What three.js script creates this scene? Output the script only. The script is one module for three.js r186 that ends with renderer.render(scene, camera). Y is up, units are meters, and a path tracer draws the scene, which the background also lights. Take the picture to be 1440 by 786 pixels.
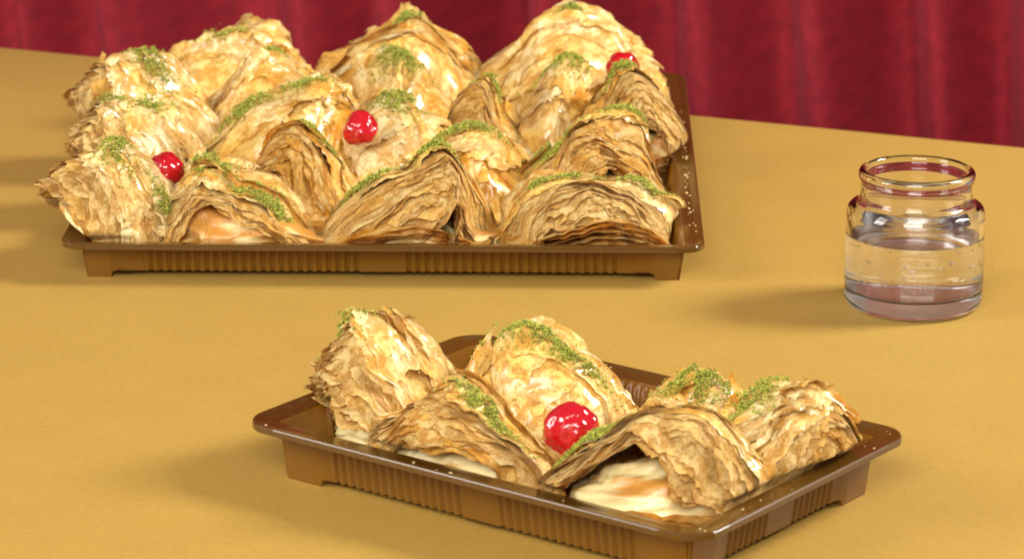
import * as THREE from 'three';
import { ImprovedNoise } from 'three/addons/math/ImprovedNoise.js';
import { mergeGeometries, toCreasedNormals } from 'three/addons/utils/BufferGeometryUtils.js';
import { RectAreaLightUniformsLib } from 'three/addons/lights/RectAreaLightUniformsLib.js';

// ---------------------------------------------------------------- camera, light, exposure
RectAreaLightUniformsLib.init();
const scene = new THREE.Scene();
const renderer = new THREE.WebGLRenderer({ antialias: true });
renderer.toneMapping = THREE.LinearToneMapping;
renderer.toneMappingExposure = 1.0;
renderer.shadowMap.enabled = true;

const PITCH = THREE.MathUtils.degToRad(16.5), DIST = 5000 / 2750;
const camera = new THREE.PerspectiveCamera(THREE.MathUtils.radToDeg(2 * Math.atan(393 / 5000)), 1440 / 786, 0.05, 20);
camera.position.set(0, DIST * Math.sin(PITCH), DIST * Math.cos(PITCH));
camera.lookAt(0, 0, 0);
camera.focus = 1.66;
camera.userData.fStop = 20;
scene.background = new THREE.Color().setRGB(0.2, 0.195, 0.19);   // dim studio all round

function softbox(w, h, intensity, color, from, to) {
  const l = new THREE.RectAreaLight(color, intensity, w, h);
  l.position.set(...from); l.lookAt(...to); scene.add(l);
  return l;
}
const WARM = new THREE.Color().setRGB(1, 0.945, 0.86);
// key softbox: right, a little behind the trays
softbox(0.54, 0.54, 58, WARM, [1.5, 1.16, -0.14], [0.0, 0.02, 0.2]);
// broad softbox above the camera, and a tall one at the left
softbox(1.2, 0.9, 16.5, WARM, [-0.2, 1.15, 2.05], [0.0, 0.0, -0.15]);
softbox(0.6, 1.0, 13, WARM, [-1.5, 0.8, 0.6], [0.0, 0.0, -0.15]);

// ---------------------------------------------------------------- helpers
const perlin = new ImprovedNoise();
const N3 = (x, y, z) => perlin.noise(x, y, z);
const clamp = (x, a, b) => Math.min(b, Math.max(a, x));
const lerp = (a, b, t) => a + (b - a) * t;
const smooth = (a, b, x) => { const t = clamp((x - a) / (b - a), 0, 1); return t * t * (3 - 2 * t); };
function rng(seed) {
  let s = seed | 0;
  return () => { s = (s + 0x6d2b79f5) | 0; let t = Math.imul(s ^ (s >>> 15), 1 | s); t = (t + Math.imul(t ^ (t >>> 7), 61 | t)) ^ t; return ((t ^ (t >>> 14)) >>> 0) / 4294967296; };
}
const taken = {};
function numbered(name) {
  const n = taken[name] = (taken[name] ?? -1) + 1;
  return n ? `${name}_${String(n).padStart(3, '0')}` : name;
}
function tag(o, label, category, group, kind) {
  if (label) o.userData.label = label;
  if (category) o.userData.category = category;
  if (group) o.userData.group = group;
  if (kind) o.userData.kind = kind;
  return o;
}
function mesh(name, geometry, material, parent) {
  const m = new THREE.Mesh(geometry, material);
  m.name = name; m.castShadow = m.receiveShadow = true;
  parent.add(m);
  return m;
}
// grid of nu x nv points: at(i, j) -> [x, y, z, u, v, r, g, b]
function grid(nu, nv, at, closedU = false) {
  const n = nu * nv, P = new Float32Array(n * 3), U = new Float32Array(n * 2), C = new Float32Array(n * 3), I = [];
  for (let j = 0; j < nv; j++) for (let i = 0; i < nu; i++) {
    const q = at(i, j), k = j * nu + i;
    P[k * 3] = q[0]; P[k * 3 + 1] = q[1]; P[k * 3 + 2] = q[2];
    U[k * 2] = q[3] ?? 0; U[k * 2 + 1] = q[4] ?? 0;
    C[k * 3] = q[5] ?? 1; C[k * 3 + 1] = q[6] ?? 1; C[k * 3 + 2] = q[7] ?? 1;
  }
  for (let j = 0; j < nv - 1; j++) for (let i = 0; i < nu - (closedU ? 0 : 1); i++) {
    const a = j * nu + i, b = j * nu + (i + 1) % nu, c = a + nu, d = b + nu;
    I.push(a, b, d, a, d, c);
  }
  const g = new THREE.BufferGeometry();
  g.setAttribute('position', new THREE.BufferAttribute(P, 3));
  g.setAttribute('uv', new THREE.BufferAttribute(U, 2));
  g.setAttribute('color', new THREE.BufferAttribute(C, 3));
  g.setIndex(I);
  g.computeVertexNormals();
  return g;
}
// tiling noise textures
function tileNoise(seed) {                                         // gradient noise that repeats after f cells
  const h = (x, y) => { let n = Math.imul(x, 374761393) ^ Math.imul(y, 668265263) ^ Math.imul(Math.round(seed * 1000), 1274126177); n = Math.imul(n ^ (n >>> 13), 1274126177); return ((n ^ (n >>> 16)) >>> 0) / 4294967296 * Math.PI * 2; };
  return (x, y, f) => {
    x = ((x % 1) + 1) % 1 * f; y = ((y % 1) + 1) % 1 * f;
    const i = Math.floor(x), j = Math.floor(y), u = x - i, v = y - j, i1 = (i + 1) % f, j1 = (j + 1) % f;
    const d = (a, b, p, q) => { const t = h(a, b); return Math.cos(t) * p + Math.sin(t) * q; }, s = u * u * u * (u * (u * 6 - 15) + 10), r = v * v * v * (v * (v * 6 - 15) + 10);
    return 1.4 * lerp(lerp(d(i % f, j % f, u, v), d(i1, j % f, u - 1, v), s), lerp(d(i % f, j1, u, v - 1), d(i1, j1, u - 1, v - 1), s), r);
  };
}
function dataTexture(size, at, srgb) {
  const d = new Uint8Array(size * size * 4);
  for (let y = 0; y < size; y++) for (let x = 0; x < size; x++) {
    const q = at(x / size, y / size, x, y), k = (y * size + x) * 4;
    d[k] = clamp(q[0] * 255, 0, 255); d[k + 1] = clamp(q[1] * 255, 0, 255); d[k + 2] = clamp(q[2] * 255, 0, 255); d[k + 3] = 255;
  }
  const t = new THREE.DataTexture(d, size, size);
  t.wrapS = t.wrapT = THREE.RepeatWrapping; t.magFilter = THREE.LinearFilter; t.minFilter = THREE.LinearMipmapLinearFilter;
  if (srgb) t.colorSpace = THREE.SRGBColorSpace;
  t.needsUpdate = true;
  return t;
}

// ---------------------------------------------------------------- materials
const r0 = rng(11);
// phyllo: tone map (multiplies the vertex colour), bump and gloss
const tn1 = tileNoise(3.1), tn2 = tileNoise(9.7), tn3 = tileNoise(21.3);
const bubbles = [];
for (let i = 0; i < 260; i++) bubbles.push([r0(), r0(), 0.004 + 0.013 * r0() * r0(), 0.4 + 0.6 * r0()]);
const bubbleMap = new Float32Array(512 * 512);
for (const [bx, by, br, bh] of bubbles) {
  const R = Math.ceil(br * 512) + 1, cx = Math.round(bx * 512), cy = Math.round(by * 512);
  for (let y = -R; y <= R; y++) for (let x = -R; x <= R; x++) {
    const d = Math.hypot(x, y) / (br * 512);
    if (d < 1) { const k = ((cy + y + 512) % 512) * 512 + (cx + x + 512) % 512; bubbleMap[k] = Math.max(bubbleMap[k], bh * Math.sqrt(1 - d * d)); }
  }
}
const skinTone = dataTexture(512, (x, y) => {
  const a = tn1(x, y, 9) * 0.5 + tn2(x, y, 26) * 0.35 + tn3(x, y, 80) * 0.22 + 0.5;
  const k = smooth(0.25, 0.75, a), sp = tn2(x + 0.3, y, 150) > 0.42 ? 0.75 : 1;
  return [lerp(0.86, 1, k) * sp, lerp(0.76, 1, k) * sp, lerp(0.62, 1, k) * sp];
}, true);
const skinBump = dataTexture(512, (x, y, px, py) => {
  const w = tn1(x, y, 14) * 0.5 + (1 - Math.abs(tn2(x, y, 22)) * 2) * 0.28 + tn3(x, y, 64) * 0.2;
  const h = 0.3 + 0.3 * w + 0.45 * bubbleMap[py * 512 + px];
  return [h, h, h];
});
const skinGloss = dataTexture(256, (x, y) => {
  const a = clamp(0.5 + tn2(x, y, 14) * 0.9 + tn3(x, y, 60) * 0.35, 0, 1);
  return [0, lerp(0.28, 1, a), 0];
});
function phyllo(gloss, coat, through, bump, tint = [1, 1, 1]) {
  return new THREE.MeshPhysicalMaterial({ color: new THREE.Color().setRGB(...tint), vertexColors: true, map: skinTone, bumpMap: skinBump, bumpScale: bump, roughness: gloss, roughnessMap: skinGloss,
    specularIntensity: coat > 0.2 ? 0.6 : 0.2, clearcoat: coat, clearcoatRoughness: 0.16, transmission: through, thickness: 0, ior: 1.45, side: THREE.DoubleSide });
}
function plastic(r, g, b, through, rough) {
  return new THREE.MeshPhysicalMaterial({ color: new THREE.Color().setRGB(r, g, b), roughness: rough, transmission: through, thickness: 0, ior: 1.5, clearcoat: 0.25, clearcoatRoughness: 0.05, side: THREE.DoubleSide });
}
const M = {
  skin: phyllo(0.46, 0.65, 0.16, 0.00035),
  sheet: phyllo(0.95, 0, 0.52, 0.0003, [1, 0.96, 0.8]),           // inner sheets, warm glow of the shaded gaps put into the tint
  cream: new THREE.MeshPhysicalMaterial({ color: 0xffffff, vertexColors: true, roughness: 0.42, clearcoat: 0.25, clearcoatRoughness: 0.3, bumpMap: skinBump, bumpScale: 0.0008, side: THREE.DoubleSide }),
  crumb: new THREE.MeshStandardMaterial({ color: 0xffffff, vertexColors: true, roughness: 0.7 }),
  cherry: new THREE.MeshPhysicalMaterial({ color: new THREE.Color().setRGB(0.62, 0.004, 0.014), roughness: 0.2, transmission: 0.35, thickness: 0.02, attenuationColor: new THREE.Color().setRGB(0.8, 0.03, 0.05), attenuationDistance: 0.01, clearcoat: 1, clearcoatRoughness: 0.03, ior: 1.45 }),
trayWall: plastic(0.39, 0.172, 0.006, 0.62, 0.4),                     // same plastic as the rim, amber glow put into a lighter colour
  trayRim: plastic(0.17, 0.075, 0.006, 0.5, 0.2),                       // same plastic as the wall, shade beneath put into a darker colour
  glass: new THREE.MeshPhysicalMaterial({ color: new THREE.Color().setRGB(0.985, 0.99, 0.99), roughness: 0.0, transmission: 1, thickness: 0.003, ior: 1.5 }),
  syrup: new THREE.MeshPhysicalMaterial({ color: new THREE.Color().setRGB(0.75, 0.55, 0.25), roughness: 0.12, clearcoat: 1, clearcoatRoughness: 0.02 }),
  stipple: new THREE.MeshPhysicalMaterial({ color: new THREE.Color().setRGB(0.985, 0.99, 0.99), roughness: 0.42, transmission: 1, thickness: 0.003, ior: 1.5 }),
  water: new THREE.MeshPhysicalMaterial({ color: 0xffffff, roughness: 0.0, transmission: 1, thickness: 0.05, ior: 1.33 }),
  air: new THREE.MeshPhysicalMaterial({ color: 0xffffff, roughness: 0.0, transmission: 1, thickness: 0.001, ior: 0.75 }),
};

// ---------------------------------------------------------------- the table and the curtain
const tt1 = tileNoise(41.2), tt2 = tileNoise(57.9);
const rPaper = rng(77), paper = new Float32Array(1024 * 1024);
for (let i = 0; i < paper.length; i++) paper[i] = rPaper();
const grain = (x, y) => paper[((y + 1024) % 1024) * 1024 + (x + 1024) % 1024];
const tableTone = dataTexture(1024, (x, y, px, py) => {
  const g = (grain(px, py) + grain(px + 1, py) + grain(px, py + 1) + grain(px - 1, py)) / 4 - 0.5;
  const a = 0.95 + g * 0.11 + tt1(x, y, 6) * 0.012 + tt2(x, y, 60) * 0.02;
  return [a, a * (0.995 + tt2(x, y, 10) * 0.006), a * (0.98 + tt1(x, y, 24) * 0.02)];
}, true);
const tableBump = dataTexture(1024, (x, y, px, py) => {
  const h = 0.5 + 0.35 * ((grain(px, py) + grain(px + 1, py) + grain(px, py + 1) + grain(px + 1, py + 1)) / 4 - 0.5) + tt2(x, y, 180) * 0.25;
  return [h, h, h];
});
for (const t of [tableTone, tableBump]) t.repeat.set(1 / 0.22, 1 / 0.22);
const tableMat = new THREE.MeshPhysicalMaterial({ color: new THREE.Color().setRGB(0.435, 0.262, 0.046), map: tableTone, bumpMap: tableBump, bumpScale: 0.00016, roughness: 0.58, sheen: 0.15, sheenRoughness: 0.6, sheenColor: new THREE.Color(1, 0.9, 0.7) });
const EDGE0 = [-0.3357, -0.535], EDGE1 = [0.2992, -0.2707];
const ex = EDGE1[0] - EDGE0[0], ez = EDGE1[1] - EDGE0[1], el = Math.hypot(ex, ez), eu = [ex / el, ez / el];
const along = (s, d) => [EDGE0[0] + eu[0] * s + eu[1] * d, EDGE0[1] + eu[1] * s - eu[0] * d];   // s along the back edge, d behind it
{
  const corners = [along(-0.7, 0), along(1.6, 0), along(1.6, -1.5), along(-0.7, -1.5)];
  const sh = new THREE.Shape(corners.map(([x, z]) => new THREE.Vector2(x, -z)));
  const g = new THREE.ExtrudeGeometry(sh, { depth: 0.03, bevelEnabled: true, bevelSize: 0.0012, bevelThickness: 0.0012, bevelSegments: 3 });
  g.rotateX(-Math.PI / 2); g.translate(0, -0.0312, 0);
  tag(mesh('tabletop', g, tableMat, scene), 'matte golden yellow tabletop under the trays', null, null, 'structure');
}
{
  const cn = tileNoise(71.3), cr = rng(5);
  const velvet = dataTexture(512, (x, y) => {
    const a = 0.92 + cn(x, y, 12) * 0.1 + cn(x + 0.4, y, 50) * 0.06 + (cr() - 0.5) * 0.1;
    return [a, a * 0.98, a];
  }, true);
  const velvetBump = dataTexture(512, () => { const h = cr(); return [h, h, h]; });
  for (const t of [velvet, velvetBump]) t.repeat.set(1 / 0.12, 1 / 0.12);
  const m = new THREE.MeshPhysicalMaterial({ color: new THREE.Color().setRGB(0.36, 0.010, 0.024), map: velvet, bumpMap: velvetBump, bumpScale: 0.0004, roughness: 0.85, sheen: 0.3, sheenRoughness: 0.45, sheenColor: new THREE.Color().setRGB(0.75, 0.16, 0.22), side: THREE.DoubleSide });
  // folds: ridge positions along the curtain (metres) with their own widths and depths
  const W = 1.45, rf = rng(31), folds = [], seams = [-0.65, -0.52, -0.4, -0.33, -0.2, -0.135, -0.07, 0.073, 0.153, 0.27, 0.386, 0.463, 0.543, 0.609, 0.69, 0.8, 0.88, 0.99, 1.1, 1.2, 1.32, 1.4, 1.52, 1.65];
  for (let n = 0; n < seams.length - 1; n++) { const w = seams[n + 1] - seams[n]; folds.push([seams[n], w, w * (0.75 + 0.35 * rf())]); }
  const fold = (s, y) => {
    const q = s + N3(s * 4, y * 2.6, 4.1) * 0.018 + y * 0.05;
    let k = 0;
    while (k < folds.length - 1 && folds[k + 1][0] < q) k++;
    const [s0, w, d] = folds[k], t = clamp((q - s0) / w, 0, 1);
    return d * (0.5 - 0.5 * Math.cos(t * Math.PI * 2)) * (0.8 + 0.6 * N3(s * 5, y * 1.4, 2.2)) + N3(s * 15 + y * 1.5, y * 2.2, 9.2) * 0.014 + N3(s * 40 + y * 3, y * 4, 3.3) * 0.003;
  };
  const nu = 440, nv = 46;
  const g = grid(nu, nv, (i, j) => {
    const s = -0.6 + W * i / (nu - 1), y = -0.42 + 1.12 * j / (nv - 1);
    const [x, z] = along(s, 0.24 - fold(s, y));
    return [x, y, z, s * 1.2, y];
  });
  tag(mesh('curtain', g, m, scene), 'deep red velvet curtain hanging in vertical folds behind the table', 'curtain');
}

// ---------------------------------------------------------------- plastic trays
const INSIDE = new Map();
function makeTray(name, label, A, B, H, spec) {
  const R = spec.radius, rim = spec.rim, foot = spec.foot, lift = spec.lift, pitch = spec.pitch;
  const cornerSteps = 42, loopOf = [];
  const side = (half, n) => { const a = []; for (let i = 0; i < n; i++) a.push(-half + 2 * half * i / n); return a; };
  const nx = Math.round(2 * (A - R) / pitch * 10), nz = Math.round(2 * (B - R) / pitch * 10);
  // stations: [kind, coordinate, half length of that side]; kind 0 front, 1 right, 2 back, 3 left, corners follow each
  for (let s = 0; s < 4; s++) {
    const half = (s % 2 ? B : A) - R;
    for (const u of side(half, s % 2 ? nz : nx)) loopOf.push([s, u, half]);
    for (let i = 0; i < cornerSteps; i++) loopOf.push([s + 4, i / cornerSteps, half]);
  }
  const place = ([k, u], inset) => {                              // x, z on the rounded rectangle at that inset
    const s = k % 4, r = R - inset, rr = Math.max(r, 0.0015), cx = A - R, cz = B - R;
    let x, z;
    if (k < 4) { const p = u, q = (s % 2 ? A : B) - inset; [x, z] = s === 0 ? [p, q] : s === 1 ? [q, -p] : s === 2 ? [-p, -q] : [-q, p]; }
    else {
      const a = u * Math.PI / 2, c = [[cx, cz, 0], [cx, -cz, 1], [-cx, -cz, 2], [-cx, cz, 3]][s], th = Math.PI / 2 - a - c[2] * Math.PI / 2;
      x = c[0] + Math.cos(th) * rr; z = c[1] + Math.sin(th) * rr;
      if (r < rr) { x += Math.sign(c[0]) * (r - rr); z += Math.sign(c[1]) * (r - rr); }
    }
    return [x, z];
  };
  const fromCorner = ([k, u, half]) => (k < 4 ? half - Math.abs(u) : 0);
  const rib = (st) => {
    const [k, u, half] = st;
    if (k >= 4) return 0.35 * Math.max(0, Math.sin(clamp((u - 0.2) / 0.6, 0, 1) * Math.PI * 3)) ** 0.7;
    const d = half - Math.abs(u);
    if (d < spec.ribStart) return 0;
    if (Math.abs(u) < spec.gap) return 0;
    const c = 0.5 - 0.5 * Math.cos((Math.abs(u) - spec.gap) / pitch * Math.PI * 2);
    return c ** 1.6 * smooth(spec.ribStart, spec.ribStart + 0.0005, d);
  };
  const bottom = (st) => lift * smooth(foot, foot + 0.0015, fromCorner(st));
  const step = (st) => 0.0011 * smooth(foot + 0.002, foot + 0.0045, fromCorner(st));
  const T = 0.0006, wall = rim + 0.0012, taper = spec.taper;
  // profile rows: function of station -> [inset, y]
  const row = (inset, y) => () => [inset, y];
  const wallRow = (f, inner) => (st) => {
    const y0 = bottom(st) + (inner ? T : 0), y1 = H - 0.0016 - (inner ? 0 : T), y = lerp(y0, y1, f);
    const amp = smooth(1, 0.92, f);
    return [wall + taper * (1 - f) + (inner ? T : 0) + (rib(st) * spec.ribDepth + step(st)) * amp, y];
  };
  const rimRows = [row(wall - 0.0002, H - 0.0014 - T), row(0.0026, H - T - 0.0004), row(0.0012, H - T - 0.0012), row(0.0009, H - 0.0026), row(0.0006, H - 0.0031), row(0, H - 0.003), row(-0.0001, H - 0.0018), row(0.0001, H - 0.0007), row(0.0005, H - 0.0002), row(0.0011, H), row(0.0024, H - 0.0002), row(0.0038, H - 0.0009), row(0.0052, H - 0.0011), row(rim - 0.0014, H - 0.0011), row(rim - 0.0004, H - 0.0013), row(wall + T - 0.0001, H - 0.0016)];
  const F = [0, 0.05, 0.12, 0.2, 0.5, 0.8, 0.9, 0.96, 1];
  const floorY = lift + T;
  const floorRow = (d, under) => (st) => { const b = bottom(st) + (under ? 0 : T); return [Math.max(wall + taper + T + d, wall + taper + T + rib(st) * spec.ribDepth + step(st)) + d * 0.01, lerp(b, floorY - (under ? T : 0), smooth(0.008, 0.0125, d))]; };
  const bodyRows = [...[0.022, 0.0125, 0.0105, 0.008, 0.004, 0].map((d) => floorRow(d, true)), ...F.map((f) => wallRow(f, false))];
  const inRows = [...F.slice().reverse().map((f) => wallRow(f, true)), ...[0.0002, 0.004, 0.008, 0.0105, 0.0125, 0.022].map((d) => floorRow(d, false))];
  const build = (rows) => grid(loopOf.length, rows.length, (i, j) => { const st = loopOf[i], [ins, y] = rows[j](st), [x, z] = place(st, ins); return [x, y, z, x, z]; }, true);
  const plate = (y, up) => {
    const w = 2 * (A - wall - taper - 0.014), d = 2 * (B - wall - taper - 0.014);
    const g = new THREE.PlaneGeometry(w, d, 2, 2); g.rotateX(up ? -Math.PI / 2 : Math.PI / 2); g.translate(0, y, 0); g.setAttribute('color', new THREE.BufferAttribute(new Float32Array(g.attributes.position.count * 3).fill(1), 3));
    return g;
  };
  const t = new THREE.Group(); t.name = numbered(name); scene.add(t);
  tag(t, label, 'tray', 'brown plastic trays');
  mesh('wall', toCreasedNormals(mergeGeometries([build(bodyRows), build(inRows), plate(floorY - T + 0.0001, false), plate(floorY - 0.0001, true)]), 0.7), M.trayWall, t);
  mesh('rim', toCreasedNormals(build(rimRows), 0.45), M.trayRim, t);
  const inner = { A: A - wall - T - spec.ribDepth - 0.0014, B: B - wall - T - spec.ribDepth - 0.0014, H, taper };
  INSIDE.set(t, inner);
  const rd = rng(A * 1e5), beads = [];                            // drops of syrup on the rim
  for (let i = 0; i < spec.drops; i++) {
    const st = loopOf[Math.floor((spec.dropFrom + (spec.dropTo - spec.dropFrom) * rd()) * loopOf.length)], [x, z] = place(st, 0.003 + rd() * (rim - 0.0045)), s = 0.0003 + 0.0006 * rd() ** 2;
    const g = new THREE.SphereGeometry(s, 10, 6, 0, Math.PI * 2, 0, Math.PI / 2); g.scale(1, 0.55, 1); g.translate(x, H - 0.00105, z); beads.push(g);
  }
  tag(mesh('syrup_drops', mergeGeometries(beads), M.syrup, t), null, null, null, 'stuff');
  return t;
}
const TRAY = { radius: 0.0125, rim: 0.0085, foot: 0.012, lift: 0.0032, pitch: 0.0048, ribStart: 0.029, gap: 0.011, ribDepth: 0.0019, taper: 0.003, drops: 42, dropFrom: 0.24, dropTo: 0.44 };
const bigTray = makeTray('serving_tray', 'large brown ribbed plastic tray packed with rows of pastries', 0.1645, 0.194, 0.021, TRAY);
bigTray.position.set(-0.0625, 0, -0.183); bigTray.rotation.y = -0.02;
const smallTray = makeTray('serving_tray', 'small brown ribbed plastic tray holding six pastries', 0.1195, 0.0815, 0.027, { ...TRAY, radius: 0.0155, rim: 0.0105, foot: 0.018, pitch: 0.0044, ribStart: 0.026, gap: 0.009, drops: 30, dropFrom: 0, dropTo: 1 });
smallTray.position.set(0.0268, 0, 0.3105); smallTray.rotation.y = -0.648;

// ---------------------------------------------------------------- pastries
const PALE = [0.93, 0.78, 0.42], GOLD = [0.91, 0.63, 0.185], AMBER = [0.80, 0.42, 0.05], BROWN = [0.50, 0.18, 0.018];
function toast(k, out = []) {                                      // 0 pale .. 1 brown
  const s = clamp(k, 0, 1) * 3, i = Math.min(2, Math.floor(s)), f = s - i, a = [PALE, GOLD, AMBER, BROWN][i], b = [PALE, GOLD, AMBER, BROWN][i + 1];
  for (let c = 0; c < 3; c++) out[c] = lerp(a[c], b[c], f);
  return out;
}
// pastry dough pressed against a tray's walls stays inside them
const soft = (x, lim, s = 0.006) => { const m = Math.abs(x); return m < lim - s ? x : Math.sign(x) * (lim - s * Math.exp(-(m - lim + s) / s)); };
function pressInto(tray, G, g, warp, o) {
  const I = INSIDE.get(tray), P = g.attributes.position;
  tray.updateMatrixWorld(); G.updateMatrixWorld();
  const m = tray.matrixWorld.clone().invert().multiply(G.matrixWorld), back = m.clone().invert(), v = new THREE.Vector3();
  for (let i = 0; i < P.count; i++) {
    v.fromBufferAttribute(P, i);
    const wx = v.x * 21 + o, wy = v.y * 21, wz = v.z * 21, up0 = smooth(0, 0.02, v.y);   // the whole pastry sags and leans unevenly
    v.x += warp * N3(wx, wy, wz); v.y += warp * 0.8 * up0 * N3(wx + 31, wy, wz); v.z += warp * 0.8 * N3(wx, wy + 17, wz);
    v.applyMatrix4(m);
    const up = v.y - I.H, more = up > -0.001 ? (up + 0.001) * 2.2 : 0, low = I.taper * clamp(1 - v.y / I.H, 0, 1), ax = I.A - low + more, az = I.B - low + more;
    v.x = soft(v.x, ax); v.z = soft(v.z, az);
    v.applyMatrix4(back); P.setXYZ(i, v.x, v.y, v.z);
  }
  g.computeVertexNormals();
  return g;
}
function makePastry(S) {
  const rnd = rng(S.seed * 7919 + 13), o = S.seed * 17.37;
  const { a, b, L, H } = S, p = S.peak ?? 0, k = S.k ?? 1.3, front = S.front ?? 0.75, vc = S.close ?? 0.3, q = S.round ?? 1.7, cw = S.narrow ?? 0.35;
  const top = S.layers ?? 20, frill = S.frill ?? 0.0022, wave = S.wave ?? 0.003, tone = S.tone ?? 0.3, stag = S.stagger ?? 0.008;
  const G = new THREE.Group(); G.name = numbered('cream_pastry'); scene.add(G);
  G.position.set(S.at[0], S.at[1], S.at[2]); G.rotation.set(S.pitch ?? 0, S.yaw ?? 0, S.roll ?? 0, 'YXZ');
  tag(G, S.label, 'pastry', S.group);
  const press = (g) => pressInto(S.group === BIG ? bigTray : smallTray, G, g, S.warp ?? 0.014, o);
  const env = (t, v, off, out) => {
    const cap = v > vc ? Math.max(0, 1 - ((v - vc) / (1.001 - vc)) ** q) ** (1 / q) : 1;
    const sh = S.shear ?? 0, ln = S.lean ?? 0, offw = off * 0.5;
    const hh = (H - off) * lerp(front, 1, smooth(-0.1, 0.45, v)) * Math.max(cap, 0.02), wc = lerp(1, cap, cw);
    const e = 2 / k, sn = Math.sin(t * Math.PI / 2), cs = Math.cos(t * Math.PI / 2);
    const pp = p * lerp(1, S.peakBack ?? 0.6, v), xs = Math.abs(sn) ** e;
    out[0] = (t < 0 ? pp - (a - offw + pp) * xs : pp + (b - offw - pp) * xs) * wc;
    out[1] = hh * Math.abs(cs) ** e;
    out[0] += sh * out[1] + (S.skew ?? 0) * (v - 0.5) * L;
    out[2] = L * (0.5 - v) + off * smooth(0.6, 1, v) + ln * out[1] * (1 - v);
    return out;
  };
  const n0 = [], n1 = [], n2 = [], m0 = [], base = [];
  const point = (t, v, off, d, out, inner) => {                    // envelope moved along its normal
    env(t, v, off, base);
    const dt = 0.012, dv = 0.012;
    env(clamp(t + dt, -1, 1), v, off, n0); env(clamp(t - dt, -1, 1), v, off, n1);
    const ax = n0[0] - n1[0], ay = n0[1] - n1[1], az = n0[2] - n1[2];
    let bx = 0, by = 0, bz = -1;
    if (!inner) { env(t, Math.min(v + dv, 0.998), off, n2); env(t, Math.min(v, 0.986) - dv, off, m0); bx = n2[0] - m0[0]; by = n2[1] - m0[1]; bz = n2[2] - m0[2]; }
    let nx = by * az - bz * ay, ny = bz * ax - bx * az, nz = bx * ay - by * ax;
    const l = Math.hypot(nx, ny, nz) || 1; nx /= -l; ny /= -l; nz /= -l;
    if (ny < -0.05) { nx = -nx; ny = -ny; nz = -nz; }
    out[0] = base[0] + nx * d; out[1] = Math.max(base[1] + ny * d, -0.0005); out[2] = base[2] + nz * d;
    return out;
  };
  // thickness of the stack above sheet i
  const gaps = []; for (let i = 0; i < top; i++) gaps.push((S.gap ?? 0.00075) * (0.4 + 1.2 * rnd() ** 1.6));
  const KT = 40, KV = [-0.15, 0, 0.04, 0.08, 0.13, 0.2, 0.3, 0.45, 0.7, 1], stack = [];     // tabulated once
  for (let n = 0, prev = new Float32Array((KT + 1) * KV.length); n <= top; n++) {
    stack.push(prev); const next = prev.slice();
    for (let y = 0; y < KV.length; y++) for (let x = 0; x <= KT; x++) next[y * (KT + 1) + x] += (gaps[n] ?? 0) * Math.max(0.3, 0.95 + 1.5 * N3((x / KT * 2 - 1) * 2.1 + o, KV[y] * 1.5 + 3, n * 0.55 + o)) * (0.14 + 0.86 * Math.exp(-Math.max(KV[y], 0) / 0.14));
    prev = next;
  }
  const offset = (i, t, v) => {
    const x = clamp((t + 1) / 2, 0, 0.9999) * KT, xi = Math.floor(x), fx = x - xi, A = stack[i];
    let k = 0; while (k < KV.length - 2 && KV[k + 1] < v) k++;
    const fv = clamp((v - KV[k]) / (KV[k + 1] - KV[k]), 0, 1), r = k * (KT + 1) + xi, q = r + KT + 1;
    return lerp(lerp(A[r], A[r + 1], fx), lerp(A[q], A[q + 1], fx), fv);
  };
  const dirs = [rnd() - 0.5, (rnd() - 0.5) * 0.8, rnd() - 0.5]; { const l = Math.hypot(...dirs); dirs.forEach((e, n) => { dirs[n] = e / l; }); }
  const spot = [];
  const shape = (t, v, i) => {                                     // crumples, in the pastry's own metres so that they do not stretch
    env(t, v, 0, spot);
    const x = spot[0] + o, y = spot[1], z = spot[2], f = Math.exp(-Math.max(v, 0) / 0.16);
    let d = wave * N3(x * 30, y * 30, z * 30) * 1.3 + wave * 0.5 * N3(x * 70, y * 70, z * 70 + 3);
    d += 0.0009 * N3(x * 130, y * 130, z * 60 + i * 0.3) * (0.4 + f);
    d += frill * f * (N3(x * 60, y * 60, z * 22 + i * 0.22) * 1.3 + 0.45 * N3(x * 140, y * 140, z * 30 + i * 0.35));
    d += (S.swirl ?? 0.006) * f * N3(x * 34 + 60, y * 34, z * 14 + i * 0.06);
    if (i < 2) {
      const r1 = 1 - Math.abs(N3(x * 34, y * 34 + 5, z * 34)) * 5, r2 = 1 - Math.abs(N3(x * 62 + 9, y * 62, z * 62)) * 4.5;
      d += (S.crease ?? 0.0021) * (Math.max(0, r1) ** 2 + 0.45 * Math.max(0, r2) ** 2) * (0.6 + 0.8 * N3(x * 20, y * 20, z * 20 + 40));
      const pl = (x * dirs[0] + y * dirs[1] + z * dirs[2]) * 52, tri = Math.abs(pl - Math.floor(pl) - 0.5) * 2;      // pleats pressed into the dough
      d += 0.0028 * tri * tri * smooth(0.0, 0.3, N3(x * 24 + 70, y * 24, z * 24));
      d += 0.00035 * N3(x * 280, y * 280, z * 280);
    }
    return d;
  };
  const jog = gaps.map(() => (rnd() - 0.5) * 0.005);
  const edge = (i, t) => {                                         // metres that sheet i stops short of (+) or runs past (-) the open end
    const deep = Math.min(i, top * 0.85) / (top * 0.85);
    let e = lerp(stag, -0.003, deep) + 0.0065 * N3(t * 2.2 + o, i * 1.9, 3 + o) + 0.0025 * N3(t * 8 + o, i * 2.7, 9 + o) + 0.0018 * N3(t * 24 + o, i * 3.1, 9 + o) + 0.001 * N3(t * 55 + o, i * 3.1, 19 + o) + jog[i];
    const tear = N3(t * 3.3 + o, i * 3.7, 80 + o); if (tear > 0.32) e += (tear - 0.32) * 0.03;
    return e;
  };
  const res = S.res ?? 1, tmp = [], col = [];
  let skinGrid = null;
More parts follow.
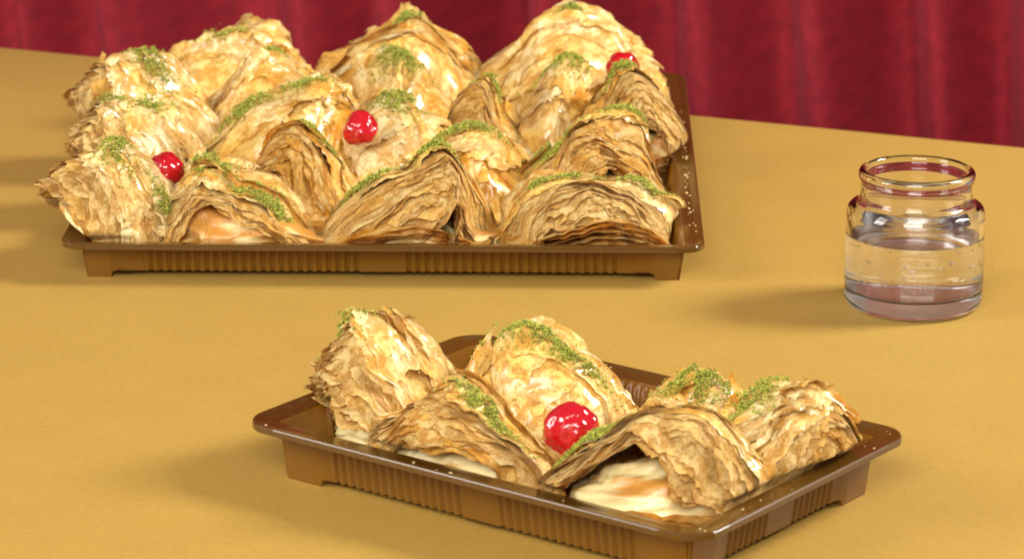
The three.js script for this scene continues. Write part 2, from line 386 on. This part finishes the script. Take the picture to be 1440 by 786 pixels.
  for (let i = 0; i < top; i++) {
    const outer = i < 2, vmax = outer ? 1 : Math.min(0.98, (S.depth ?? 0.3) + 0.12 * rnd()), nv = outer ? Math.round(54 * res) : 9;
    const sheetTone = tone + (outer ? 0 : (rnd() - 0.92) * 0.34);
    const lip = 2, nu = Math.round((outer ? 118 : 88) * res), rows = nv + lip, keep = i === 0 ? new Float32Array(nu * nv * 3) : null;
    const g = grid(nu, rows, (iu, jr) => {
      const t = -1 + 2 * iu / (nu - 1), j = Math.max(0, jr - lip), w = j / (nv - 1), e = edge(i, t) / L;
      let v = lerp(e, vmax, outer ? w ** 1.15 : w);
      let d = shape(t, v, i), off = offset(i, t, v);
      if (jr < lip) { d -= 0.0002; if (jr === 0) v += 0.005 / L; }  // turned-in lip gives each edge its thickness
      point(t, v, off, d, tmp, !outer);
      if (keep && jr >= lip) { const kk = (j * nu + iu) * 3; keep[kk] = tmp[0]; keep[kk + 1] = tmp[1]; keep[kk + 2] = tmp[2]; }
      const nse = N3(tmp[0] * 38 + o, tmp[1] * 38 + i * 0.4, tmp[2] * 38) * 0.62 + N3(tmp[0] * 110 + o, tmp[1] * 110 + i, tmp[2] * 110) * 0.22 + N3(tmp[0] * 330 + o, tmp[1] * 330, tmp[2] * 330) * 0.09;
      toast(sheetTone + nse * (S.mottle ?? 0.75) * (outer ? 1 : 0.6), col);
      return [tmp[0], tmp[1], tmp[2], (t * (a + b) * 0.65 + o * 0.01) / 0.07, (v * L + o * 0.013 + i * 0.011) / 0.07, col[0], col[1], col[2]];
    });
    press(g); if (keep) { const q = g.attributes.position.array; for (let e = 0; e < keep.length; e++) keep[e] = q[e + lip * nu * 3]; }
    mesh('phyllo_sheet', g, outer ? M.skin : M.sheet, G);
    if (keep) skinGrid = { P: keep, nu, nv };
  }
  // flat sheets underneath
  const nb = S.under ?? 5;
  for (let i = 0; i < nb; i++) {
    const st = tone + (rnd() - 0.4) * 0.3;
    const g = grid(60, 9, (iu, j) => {
      const u = iu / 59, s = u * 2 - 1, e = -0.002 - 0.004 * rnd() * 0 - stag * 0.3 + 0.004 * N3(s * 2.4 + o, i * 2.3, 50 + o) + 0.0015 * N3(s * 11 + o, i * 2.3, 52 + o);
      const z = L / 2 - e - (L * 0.5) * j / 8, x = lerp(-a, b, u) * 0.985;
      const y = 0.0008 + i * (S.underGap ?? 0.0013) * (1 - 0.5 * s * s) + (0.0016 * N3(s * 3 + o, j * 0.1, 55 + o) + 0.001 * N3(s * 9 + o, i * 0.4, 57 + o)) * (j < 5 ? 1 : 0.4) + i * 0.0003;
      toast(st + N3(s * 3 + o, i * 2, j * 0.3 + o) * 0.7, col);
      return [x, Math.max(y, 0.0003 * i), z, x / 0.07, z / 0.07 + i, col[0], col[1], col[2]];
    });
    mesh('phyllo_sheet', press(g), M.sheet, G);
  }
  // cream filling in the open end
  if (S.fill !== 0) {
    const f = S.fill ?? 1, fx = (S.fillX ?? 0) + p * 0.3, rx = (a + b) * 0.38 * (S.fillW ?? 1.1), ry = (H * front - offset(top, 0, 0)) * (S.fillH ?? 1.0), rz = L * 0.3, brown = S.fillBrown ?? 0.5;
    const g = grid(64, 40, (i, j) => {
      const th = i / 64 * Math.PI * 2, ph = j / 39 * Math.PI, n = [Math.sin(ph) * Math.cos(th), Math.cos(ph), Math.sin(ph) * Math.sin(th)];
      const lump = 1 + 0.2 * N3(n[0] * 1.7 + o, n[1] * 1.7, n[2] * 1.7 + o) + 0.13 * N3(n[0] * 4 + o, n[1] * 4, n[2] * 4) + 0.05 * N3(n[0] * 10 + o, n[1] * 10, n[2] * 10);
      const x = fx + n[0] * rx * lump, y = Math.max(0.003, ry * 0.42 + n[1] * ry * 0.58 * lump), z = L / 2 - rz + 0.001 * f + n[2] * rz * lump + (S.lean ?? 0) * y;
      const bk = smooth(0.02, 0.4, N3(n[0] * 2.3 + o, n[1] * 2.3 + 4, n[2] * 2.3 + o) + N3(n[0] * 7 + o, n[1] * 7 + 4, n[2] * 7) * 0.4 + brown - 0.25);
      return [x, y, z, x / 0.06, (y + z) / 0.06, lerp(0.88, 0.60, bk), lerp(0.74, 0.28, bk), lerp(0.36, 0.05, bk)];
    }, true);
    mesh('cream_filling', press(g), M.cream, G);
  }
  // points on the skin
  const onSkin = (t, v, out) => {
    const { P, nu, nv } = skinGrid, x = clamp((t + 1) / 2, 0, 1) * (nu - 1.001), y = clamp(v, 0, 1) * (nv - 1.001), i = Math.floor(x), j = Math.floor(y), fx = x - i, fy = y - j;
    const A = (j * nu + i) * 3, B = A + 3, C = A + nu * 3, D = C + 3;
    for (let c = 0; c < 3; c++) out[c] = lerp(lerp(P[A + c], P[B + c], fx), lerp(P[C + c], P[D + c], fx), fy);
    const ux = P[B] - P[A], uy = P[B + 1] - P[A + 1], uz = P[B + 2] - P[A + 2], vx = P[C] - P[A], vy = P[C + 1] - P[A + 1], vz = P[C + 2] - P[A + 2];
    let nx = uy * vz - uz * vy, ny = uz * vx - ux * vz, nz = ux * vy - uy * vx; const l = Math.hypot(nx, ny, nz) || 1;
    if (ny < 0) { nx = -nx; ny = -ny; nz = -nz; }
    out[3] = nx / l; out[4] = ny / l; out[5] = nz / l;
    return out;
  };
  // partial outer sheets wrapped over the top, with torn and lifted borders
  const nw = S.wraps ?? 4, pw = [], high = new Float32Array(41 * 41), cell = (t, v) => Math.round(clamp((t + 1) / 2, 0, 1) * 40) * 41 + Math.round(clamp(v, 0, 1) * 40);
  for (let j = 0; j < nw; j++) {
    const t0 = -0.95 + 1.1 * rnd(), t1 = t0 + 0.5 + 0.8 * rnd(), v0 = 0.5 * rnd() - 0.02, v1 = Math.min(0.97, v0 + 0.3 + 0.45 * rnd()), which = Math.floor(rnd() * 4), curl = 0.0015 + 0.0045 * rnd() ** 2, tw = tone + (rnd() - 0.55) * 0.26, sl = (rnd() - 0.5) * 0.5;
    const g = grid(34, 22, (iu, jv) => {
      const u = iu / 33, w = jv / 21, rag = (s, n) => 0.1 * N3(s * 3 + o, j * 3.1 + n, 5) + 0.04 * N3(s * 11 + o, j * 3.1 + n, 9);
      const v = clamp(lerp(v0 + rag(u, 0), v1 + rag(u, 7), w) + sl * (u - 0.5) * 0.4, 0.0, 0.985), t = clamp(lerp(t0 + rag(w, 13), t1 + rag(w, 21), u) + sl * (w - 0.5), -0.98, 0.98);
      onSkin(t, v, pw);
      const e = [u, 1 - u, w, 1 - w][which], any = Math.min(u, 1 - u, w, 1 - w);
      const lift = 0.00045 + 0.0003 * j + curl * smooth(0.28, 0, e) ** 2 + 0.0006 * smooth(0.1, 0, any) * (0.5 + N3(u * 6 + o, w * 6, j)) + 0.0005 * N3(u * 14 + o, w * 14, j + 3);
      const hc = cell(t, v); high[hc] = Math.max(high[hc], lift);
      toast(tw + N3(pw[0] * 45 + o, pw[1] * 45 + j, pw[2] * 45) * 0.45 + N3(pw[0] * 150 + o, pw[1] * 150, pw[2] * 150) * 0.15, col);
      return [pw[0] + pw[3] * lift, pw[1] + pw[4] * lift, pw[2] + pw[5] * lift, (t * (a + b) * 0.65 + j * 0.02) / 0.07, (v * L + j * 0.03) / 0.07, col[0], col[1], col[2]];
    });
    mesh('phyllo_sheet', g, M.skin, G);
  }
  // loose flakes
  const nf = S.flakes ?? 9, pt = [];
  for (let i = 0; i < nf; i++) {
    const t0 = (rnd() * 2 - 1) * 0.85, v0 = rnd() * 0.75, ra = 0.004 + 0.008 * rnd(), rb = ra * (0.4 + 0.5 * rnd()), tw = rnd() * 6.3, curl = 0.0012 + 0.0028 * rnd(), cd = rnd() * 6.3, tk = tone + rnd() * 0.3 - 0.25;
    const g = grid(18, 5, (iu, j) => {
      const th = iu / 18 * Math.PI * 2, r = j / 4 * (1 + 0.5 * N3(Math.cos(th) * 1.6 + i, Math.sin(th) * 1.6, o + i)), lx = Math.cos(th) * ra * r, ly = Math.sin(th) * rb * r;
      const dx = Math.cos(tw) * lx - Math.sin(tw) * ly, dy = Math.sin(tw) * lx + Math.cos(tw) * ly;
      onSkin(t0 + dx / ((a + b) * 0.62), v0 + dy / L, pt);
      const lift = 0.0004 + curl * Math.max(0, r * Math.cos(th - cd)) ** 2;
      toast(tk + N3(dx * 300, dy * 300, o) * 0.3, col);
      return [pt[0] + pt[3] * lift, pt[1] + pt[4] * lift, pt[2] + pt[5] * lift, dx / 0.07 + i, dy / 0.07, col[0], col[1], col[2]];
    }, true);
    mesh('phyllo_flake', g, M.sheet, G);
  }
  // ground pistachio
  if (S.nuts?.length) {
    const gs = [], P = [], C = [], oct = [[1, 0, 0], [-1, 0, 0], [0, 1, 0], [0, -1, 0], [0, 0, 1], [0, 0, -1]], tri = [[0, 2, 4], [2, 1, 4], [1, 3, 4], [3, 0, 4], [2, 0, 5], [1, 2, 5], [3, 1, 5], [0, 3, 5]];
    for (const [t0, v0, rt, rv, n, turn = 0] of S.nuts) for (let i = 0; i < n * 5; i++) {
      const gr = Math.sqrt(-2 * Math.log(1 - rnd() * 0.98)) * 0.5, ga = rnd() * Math.PI * 2, stray = rnd() < 0.14 ? 1.2 + 1.8 * rnd() : 1;
      const gx = Math.cos(ga) * gr * stray, gy = Math.sin(ga) * gr * stray * (1 + 0.5 * N3(ga, o, 2));
      const t = t0 + Math.cos(turn) * gx * rt - Math.sin(turn) * gy * rv, v = v0 + Math.sin(turn) * gx * rt + Math.cos(turn) * gy * rv;
      if (Math.abs(t) > 1 || v < 0 || v > 0.98) continue;
      onSkin(t, v, pt);
      if (N3(pt[0] * 160 + o, pt[1] * 160, pt[2] * 160) + N3(pt[0] * 420 + o, pt[1] * 420, pt[2] * 420) * 0.4 < gr * 0.5 - 0.72) continue;   // ragged clumps
      const over = high[cell(t, v)], h = over + 0.0001 + (stray > 1 ? 0.0003 : Math.max(0, 1 - gr * gr * 0.7) * 0.0026 * rnd() + 0.0002), size = 0.00022 + 0.0005 * rnd() ** 2.5;
      const cx = pt[0] + pt[3] * h, cy = pt[1] + pt[4] * h, cz = pt[2] + pt[5] * h;
      const vs = oct.map((e) => { const s = size * (0.6 + 0.8 * rnd()); return [cx + (e[0] + (rnd() - 0.5) * 0.7) * s, cy + (e[1] + (rnd() - 0.5) * 0.7) * s, cz + (e[2] + (rnd() - 0.5) * 0.7) * s]; });
      const m = rnd(), c = m < 0.25 ? [0.14, 0.165, 0.012] : m < 0.62 ? [0.28, 0.31, 0.025] : m < 0.94 ? [0.45, 0.45, 0.065] : [0.40, 0.27, 0.06];
      for (const f of tri) for (const e of f) { P.push(...vs[e]); C.push(...c); }
    }
    const g = new THREE.BufferGeometry();
    g.setAttribute('position', new THREE.Float32BufferAttribute(P, 3)); g.setAttribute('color', new THREE.Float32BufferAttribute(C, 3)); g.computeVertexNormals();
    tag(mesh('pistachio_crumbs', g, M.crumb, G), null, null, null, 'stuff');
  }
  return G;
}
const deg = Math.PI / 180, F0 = 0.0042;
const BIG = 'pastries in the large tray', SMALL = 'pastries in the small tray';
const PASTRIES = [
  // ---- large tray, front row
  { seed: 1, at: [-0.197, F0, -0.042], yaw: -58 * deg, a: 0.034, b: 0.034, L: 0.06, H: 0.06, peak: 0.004, k: 1.6, front: 0.96, lean: 0.35, frill: 0.005, stagger: 0.011, gap: 0.0009, tone: 0.1, fillBrown: 0.05, fillH: 0.8, nuts: [[0.1, 0.3, 0.28, 0.13, 420], [0.5, 0.55, 0.2, 0.1, 160]], layers: 26, label: 'frilly pale pastry at the tray corner with its open layers facing outward', group: BIG },
  { seed: 2, at: [-0.143, F0, -0.047], yaw: -4 * deg, a: 0.043, b: 0.042, L: 0.076, H: 0.042, peak: 0.004, k: 1.6, front: 0.92, tone: 0.25, layers: 14, fillBrown: 0.62, fillH: 1.05, fillW: 1.2, nuts: [[0.35, 0.1, 0.22, 0.1, 420], [-0.25, 0.3, 0.22, 0.12, 300]], gap: 0.00075, under: 8, underGap: 0.0015, stagger: 0.014, label: 'arched pastry with browned cream filling beside the frilly corner pastry', group: BIG },
  { seed: 3, at: [-0.053, F0, -0.047], yaw: 2 * deg, a: 0.047, b: 0.044, L: 0.078, H: 0.055, peak: 0.022, k: 1.25, front: 0.82, tone: 0.22, layers: 42, gap: 0.0008, nuts: [[0.0, 0.14, 0.2, 0.07, 380], [-0.55, 0.28, 0.14, 0.1, 260]], under: 9, underGap: 0.0019, stagger: 0.024, label: 'tent shaped pastry with many thin curved layers between two front row pastries', group: BIG },
  { seed: 4, at: [0.041, F0, -0.047], yaw: 8 * deg, a: 0.046, b: 0.043, L: 0.076, H: 0.043, peak: -0.004, k: 1.8, front: 0.88, frill: 0.004, wave: 0.005, tone: 0.2, layers: 42, gap: 0.0008, nuts: [[-0.28, 0.12, 0.24, 0.08, 420], [0.35, 0.22, 0.2, 0.1, 300]], under: 9, underGap: 0.0019, stagger: 0.024, label: 'low wavy layered pastry in the front corner by the tray side wall', group: BIG },
  // second row
  { seed: 5, at: [-0.193, F0, -0.125], yaw: -60 * deg, a: 0.038, b: 0.034, L: 0.066, H: 0.066, peak: 0.0, k: 1.6, front: 0.92, lean: 0.25, frill: 0.005, stagger: 0.012, gap: 0.0009, tone: 0.16, nuts: [[-0.3, 0.25, 0.35, 0.14, 420], [0.1, 0.5, 0.2, 0.1, 160]], layers: 26, label: 'curled frilly pastry right behind the corner pastry with frayed layers outward', group: BIG },
  { seed: 6, at: [-0.118, F0, -0.115], yaw: -22 * deg, a: 0.033, b: 0.033, L: 0.064, H: 0.047, peak: 0.008, k: 1.6, front: 0.9, tone: 0.42, layers: 38, nuts: [[0.1, 0.3, 0.3, 0.12, 320]], gap: 0.0008, stagger: 0.024, label: 'amber toasted pastry behind the one with browned cream filling', group: BIG },
  { seed: 7, at: [-0.034, F0, -0.112], yaw: 176 * deg, a: 0.046, b: 0.046, L: 0.082, H: 0.04, peak: -0.01, k: 1.45, front: 1, close: 0.35, round: 1.5, tone: 0.27, nuts: [[0.0, 0.35, 0.36, 0.1, 420]], fill: 0, wraps: 7, label: 'smooth golden pastry rising right behind the tent shaped one', group: BIG },
  { seed: 8, at: [0.044, F0, -0.125], yaw: 14 * deg, a: 0.045, b: 0.041, L: 0.072, H: 0.053, peak: 0.0, k: 1.7, front: 0.88, frill: 0.0045, wave: 0.005, tone: 0.36, layers: 42, gap: 0.0008, nuts: [[-0.3, 0.2, 0.26, 0.12, 520], [0.3, 0.2, 0.22, 0.12, 420]], under: 9, underGap: 0.0019, stagger: 0.024, label: 'ruffled amber pastry behind the front corner pastry along the side wall', group: BIG },
  // third row
  { seed: 17, at: [-0.13, F0, -0.172], yaw: 158 * deg, a: 0.047, b: 0.047, L: 0.082, H: 0.06, peak: -0.014, k: 1.45, front: 1, close: 0.35, round: 1.5, tone: 0.34, nuts: [[-0.05, 0.3, 0.3, 0.1, 260], [0.45, 0.45, 0.2, 0.12, 360]], fill: 0, wraps: 7, label: 'amber glazed pastry between the middle cherry and the frilly side pastries', group: BIG },
  { seed: 18, at: [-0.052, F0, -0.165], yaw: 200 * deg, a: 0.043, b: 0.043, L: 0.082, H: 0.05, peak: 0.008, k: 1.45, front: 1, close: 0.35, round: 1.5, tone: 0.2, nuts: [[0.0, 0.3, 0.24, 0.2, 420]], fill: 0, wraps: 7, label: 'smooth pale folded pastry right beside the middle cherry', group: BIG },
  // fourth row
  { seed: 9, at: [-0.199, F0, -0.222], yaw: -62 * deg, a: 0.04, b: 0.038, L: 0.07, H: 0.068, peak: 0.004, k: 1.6, front: 0.92, lean: 0.2, frill: 0.0045, stagger: 0.01, gap: 0.0009, tone: 0.2, nuts: [[0.15, 0.45, 0.3, 0.12, 380]], layers: 26, label: 'outer frayed pastry behind the curled frilly one', group: BIG },
  { seed: 10, at: [-0.145, F0, -0.24], yaw: 166 * deg, a: 0.044, b: 0.044, L: 0.082, H: 0.053, peak: -0.004, k: 1.45, front: 1, close: 0.35, round: 1.5, tone: 0.3, nuts: [[0.05, 0.3, 0.24, 0.12, 420]], fill: 0, wraps: 7, label: 'smooth sloping pastry in front of the rounded peak of the back row', group: BIG },
  { seed: 11, at: [-0.064, F0, -0.25], yaw: 178 * deg, a: 0.037, b: 0.037, L: 0.082, H: 0.048, peak: 0.0, k: 1.45, front: 1, close: 0.35, round: 1.5, tone: 0.28, nuts: [[0.0, 0.3, 0.4, 0.16, 480]], fill: 0, wraps: 7, label: 'green topped pastry in front of the middle triangle of the back row', group: BIG },
  { seed: 19, at: [-0.02, F0, -0.215], yaw: -14 * deg, a: 0.029, b: 0.028, L: 0.06, H: 0.052, peak: 0.01, k: 1.6, front: 0.95, tone: 0.34, layers: 34, nuts: [[0.0, 0.3, 0.4, 0.1, 320]], gap: 0.0008, stagger: 0.024, label: 'narrow amber pastry with an angular top behind the pale folded one', group: BIG },
  { seed: 12, at: [0.024, F0, -0.24], yaw: 182 * deg, a: 0.034, b: 0.034, L: 0.082, H: 0.045, peak: 0.0, k: 1.45, front: 1, close: 0.35, round: 1.5, tone: 0.26, nuts: [[0.0, 0.28, 0.4, 0.16, 480]], fill: 0, wraps: 7, label: 'narrow smooth pastry with green top below the tallest back row pastry', group: BIG },
  { seed: 13, at: [0.061, F0, -0.208], yaw: 8 * deg, a: 0.033, b: 0.031, L: 0.066, H: 0.059, peak: 0.004, k: 1.6, front: 0.92, frill: 0.0035, tone: 0.27, layers: 42, gap: 0.0008, nuts: [[0.0, 0.1, 0.3, 0.08, 260]], under: 9, underGap: 0.0019, stagger: 0.024, label: 'layered pastry with fine arched leaves below the rear cherry', group: BIG },
  // back row
  { seed: 14, at: [-0.166, F0, -0.318], yaw: 176 * deg, a: 0.052, b: 0.05, L: 0.086, H: 0.056, peak: 0.002, k: 1.65, front: 1, close: 0.3, round: 1.6, tone: 0.22, nuts: [[0.1, 0.35, 0.22, 0.14, 420]], fill: 0, wraps: 7, label: 'smooth rounded peak pastry of the back row with a green dusted top', group: BIG },
  { seed: 15, at: [-0.067, F0, -0.318], yaw: 182 * deg, a: 0.055, b: 0.053, L: 0.086, H: 0.058, peak: -0.002, k: 1.55, front: 1, close: 0.3, round: 1.6, tone: 0.3, nuts: [[0.02, 0.3, 0.16, 0.1, 300]], fill: 0, wraps: 7, label: 'triangular smooth pastry in the middle of the back row', group: BIG },
  { seed: 16, at: [0.037, F0, -0.32], yaw: 183 * deg, a: 0.06, b: 0.057, L: 0.082, H: 0.063, peak: 0.0, k: 1.5, front: 1, close: 0.3, round: 1.6, tone: 0.27, nuts: [[0.08, 0.35, 0.1, 0.06, 180]], fill: 0, wraps: 7, label: 'tallest smooth pastry rising behind the rear cherry', group: BIG },
  // ---- small tray
  { seed: 21, res: 1.25, at: [-0.045, 0.0045, 0.262], yaw: -55 * deg, a: 0.036, b: 0.043, L: 0.066, H: 0.057, peak: -0.006, k: 1.7, front: 0.98, lean: 0.3, frill: 0.0045, stagger: 0.012, gap: 0.001, tone: 0.15, fillBrown: 0, fillH: 0.7, nuts: [[-0.2, 0.12, 0.26, 0.13, 720]], layers: 26, wraps: 6, label: 'tall glossy pastry standing in the empty end of the small tray', group: SMALL },
  { seed: 22, res: 1.25, at: [-0.02, 0.0045, 0.325], yaw: -30 * deg, a: 0.048, b: 0.046, L: 0.062, H: 0.052, peak: -0.006, k: 1.45, front: 0.9, frill: 0.0035, tone: 0.28, fillBrown: 0.05, layers: 20, gap: 0.00085, fillH: 0.95, fillW: 1.1, nuts: [[0.35, 0.22, 0.2, 0.12, 420]], stagger: 0.014, label: 'pastry with orange flame like layers and yellow cream at the long front side', group: SMALL },
  { seed: 23, res: 1.25, at: [0.012, 0.0045, 0.262], yaw: 150 * deg, a: 0.05, b: 0.05, L: 0.07, H: 0.044, peak: 0.01, k: 1.4, front: 1, close: 0.35, round: 1.4, tone: 0.25, nuts: [[0.0, 0.3, 0.34, 0.14, 760], [-0.3, 0.35, 0.2, 0.08, 220]], fill: 0, wraps: 7, label: 'smooth pastry with a thick green crumb patch behind the cherry of the small tray', group: SMALL },
  { seed: 24, res: 1.25, at: [0.061, 0.0045, 0.366], yaw: -14 * deg, a: 0.046, b: 0.046, L: 0.066, H: 0.053, peak: -0.002, k: 1.7, front: 0.92, frill: 0.003, tone: 0.18, layers: 20, fillBrown: 0.22, fillH: 0.92, fillW: 1.0, nuts: [[-0.45, 0.2, 0.2, 0.1, 520]], gap: 0.0009, under: 9, underGap: 0.0017, stagger: 0.014, label: 'arched pastry with white cream showing at the front corner of the small tray', group: SMALL },
  { seed: 25, res: 1.1, at: [0.08, 0.0045, 0.302], yaw: 150 * deg, a: 0.034, b: 0.034, L: 0.06, H: 0.038, peak: 0, k: 1.45, front: 1, round: 1.5, tone: 0.42, nuts: [[0.0, 0.35, 0.4, 0.16, 520]], fill: 0, close: 0.35, wraps: 7, label: 'orange edged pastry tucked behind the arched one in the small tray', group: SMALL },
  { seed: 26, res: 1.25, at: [0.114, 0.0045, 0.332], yaw: 42 * deg, a: 0.041, b: 0.039, L: 0.08, H: 0.05, peak: -0.01, k: 1.35, front: 0.72, lean: 0.15, frill: 0.003, tone: 0.22, layers: 42, gap: 0.0008, nuts: [[-0.1, 0.55, 0.36, 0.14, 480]], under: 9, underGap: 0.0019, wraps: 6, stagger: 0.012, label: 'glazed pastry with flaky layers at the far end of the small tray', group: SMALL },
];
for (const S of PASTRIES) makePastry(S);

// ---------------------------------------------------------------- candied cherries
function makeCherry(label, at, r, seed, turn) {
  const o = seed * 9.1;
  const g = grid(56, 40, (i, j) => {
    const th = i / 56 * Math.PI * 2, ph = j / 39 * Math.PI, n = [Math.sin(ph) * Math.cos(th), Math.cos(ph), Math.sin(ph) * Math.sin(th)];
    const dent = 0.05 * Math.max(0, 1 - Math.abs(N3(n[0] * 1.5 + o, n[1] * 1.5, n[2] * 1.5 + o)) * 4), q = 1 + 0.15 * N3(n[0] * 1.2 + o, n[1] * 1.2, n[2] * 1.2) - dent + 0.035 * N3(n[0] * 3.5 + o, n[1] * 3.5, n[2] * 3.5 + o) - 0.03 * Math.max(0, 1 - Math.abs(N3(n[0] * 4 + o, n[1] * 4, n[2] * 4)) * 5);
    return [n[0] * r * q * 1.08, n[1] * r * q * 0.9, n[2] * r * q];
  }, true);
  g.deleteAttribute('color');
  const c = mesh(numbered('candied_cherry'), g, M.cherry, scene);
  c.position.set(...at); c.rotation.set(0.3 * seed, turn, 0.2);
  tag(c, label, 'cherry', 'candied cherries');
}
makeCherry('red candied cherry wedged beside the frilly corner pastry of the large tray', [-0.1815, 0.045, -0.05], 0.0097, 1, 0.4);
makeCherry('red candied cherry in the middle of the large tray', [-0.0825, 0.046, -0.134], 0.0097, 2, 1.2);
makeCherry('red candied cherry against the tallest smooth pastry at the back', [0.0645, 0.0475, -0.27], 0.0098, 3, 2.2);
makeCherry('glossy red candied cherry between the pastries of the small tray', [0.0245, 0.041, 0.357], 0.0113, 4, 0.1);

// ---------------------------------------------------------------- jar of water
{
  const J = new THREE.Group(); J.name = 'glass_jar'; scene.add(J); J.position.set(0.2005, 0.0004, 0.044);
  tag(J, 'small round clear glass jar with a thick rolled lip standing on the table', 'jar');
  const V = (x, y) => new THREE.Vector2(x, y);
  const outer = [V(0.0001, 0.0012), V(0.02, 0.0012), V(0.026, 0.0), V(0.0305, 0.0002), V(0.033, 0.0016), V(0.0342, 0.0045), V(0.0345, 0.01), V(0.0345, 0.03), V(0.0345, 0.0455), V(0.0344, 0.048), V(0.0336, 0.0502), V(0.032, 0.0518), V(0.0296, 0.0532), V(0.0283, 0.0547), V(0.0277, 0.057), V(0.0274, 0.0605), V(0.0277, 0.0632), V(0.0284, 0.0646), V(0.0289, 0.0664), V(0.0286, 0.0684), V(0.0275, 0.0696)];
  const inner = [V(0.0262, 0.0697), V(0.0252, 0.0686), V(0.0248, 0.0668), V(0.0249, 0.063), V(0.0251, 0.0585), V(0.0256, 0.0552), V(0.0272, 0.0528), V(0.0298, 0.0508), V(0.0312, 0.0488), V(0.0317, 0.046), V(0.0319, 0.03), V(0.0318, 0.014), V(0.0308, 0.0102), V(0.028, 0.0088), V(0.018, 0.0083), V(0.0001, 0.0082)];
  const curve = new THREE.CatmullRomCurve3([...outer, ...inner].map((p) => new THREE.Vector3(p.x, p.y, 0)), false, 'centripetal');
  const prof = curve.getPoints(220).map((p) => V(Math.max(p.x, 0), p.y));
  const cut = prof.findIndex((p) => p.x > 0.0295);
  mesh('glass_wall', new THREE.LatheGeometry(prof.slice(cut), 128), M.glass, J);
  mesh('stippled_base', new THREE.LatheGeometry(prof.slice(0, cut + 1), 128), M.stipple, J);
  const wOut = [V(0, 0.0078), V(0.018, 0.0079), V(0.0282, 0.0084), V(0.0312, 0.0099), V(0.0322, 0.014), V(0.0322, 0.0358), V(0.0321, 0.0372), V(0.0316, 0.0368), V(0.030, 0.0363), V(0.026, 0.0362), V(0, 0.0362)];
  const water = mesh(numbered('water'), new THREE.LatheGeometry(wOut, 128), M.water, scene);
  water.position.copy(J.position);
  tag(water, 'clear still water with tiny bubbles filling half of the glass jar', 'water');
  const rb = rng(404), list = [];
  for (let i = 0; i < 130; i++) {
    const edgeB = rb() < 0.35, r = (edgeB ? 0.0313 : 0.03 * Math.sqrt(rb())), th = rb() * Math.PI * 2, y = edgeB ? 0.012 + rb() * 0.022 : 0.009 + rb() ** 1.4 * 0.026, s = 0.00028 + 0.0005 * rb() ** 2;
    const g = new THREE.IcosahedronGeometry(s, 2); g.translate(Math.cos(th) * r, y, Math.sin(th) * r); list.push(g);
  }
  tag(mesh('bubbles', mergeGeometries(list), M.air, water), null, null, null, 'stuff');
}

renderer.render(scene, camera);
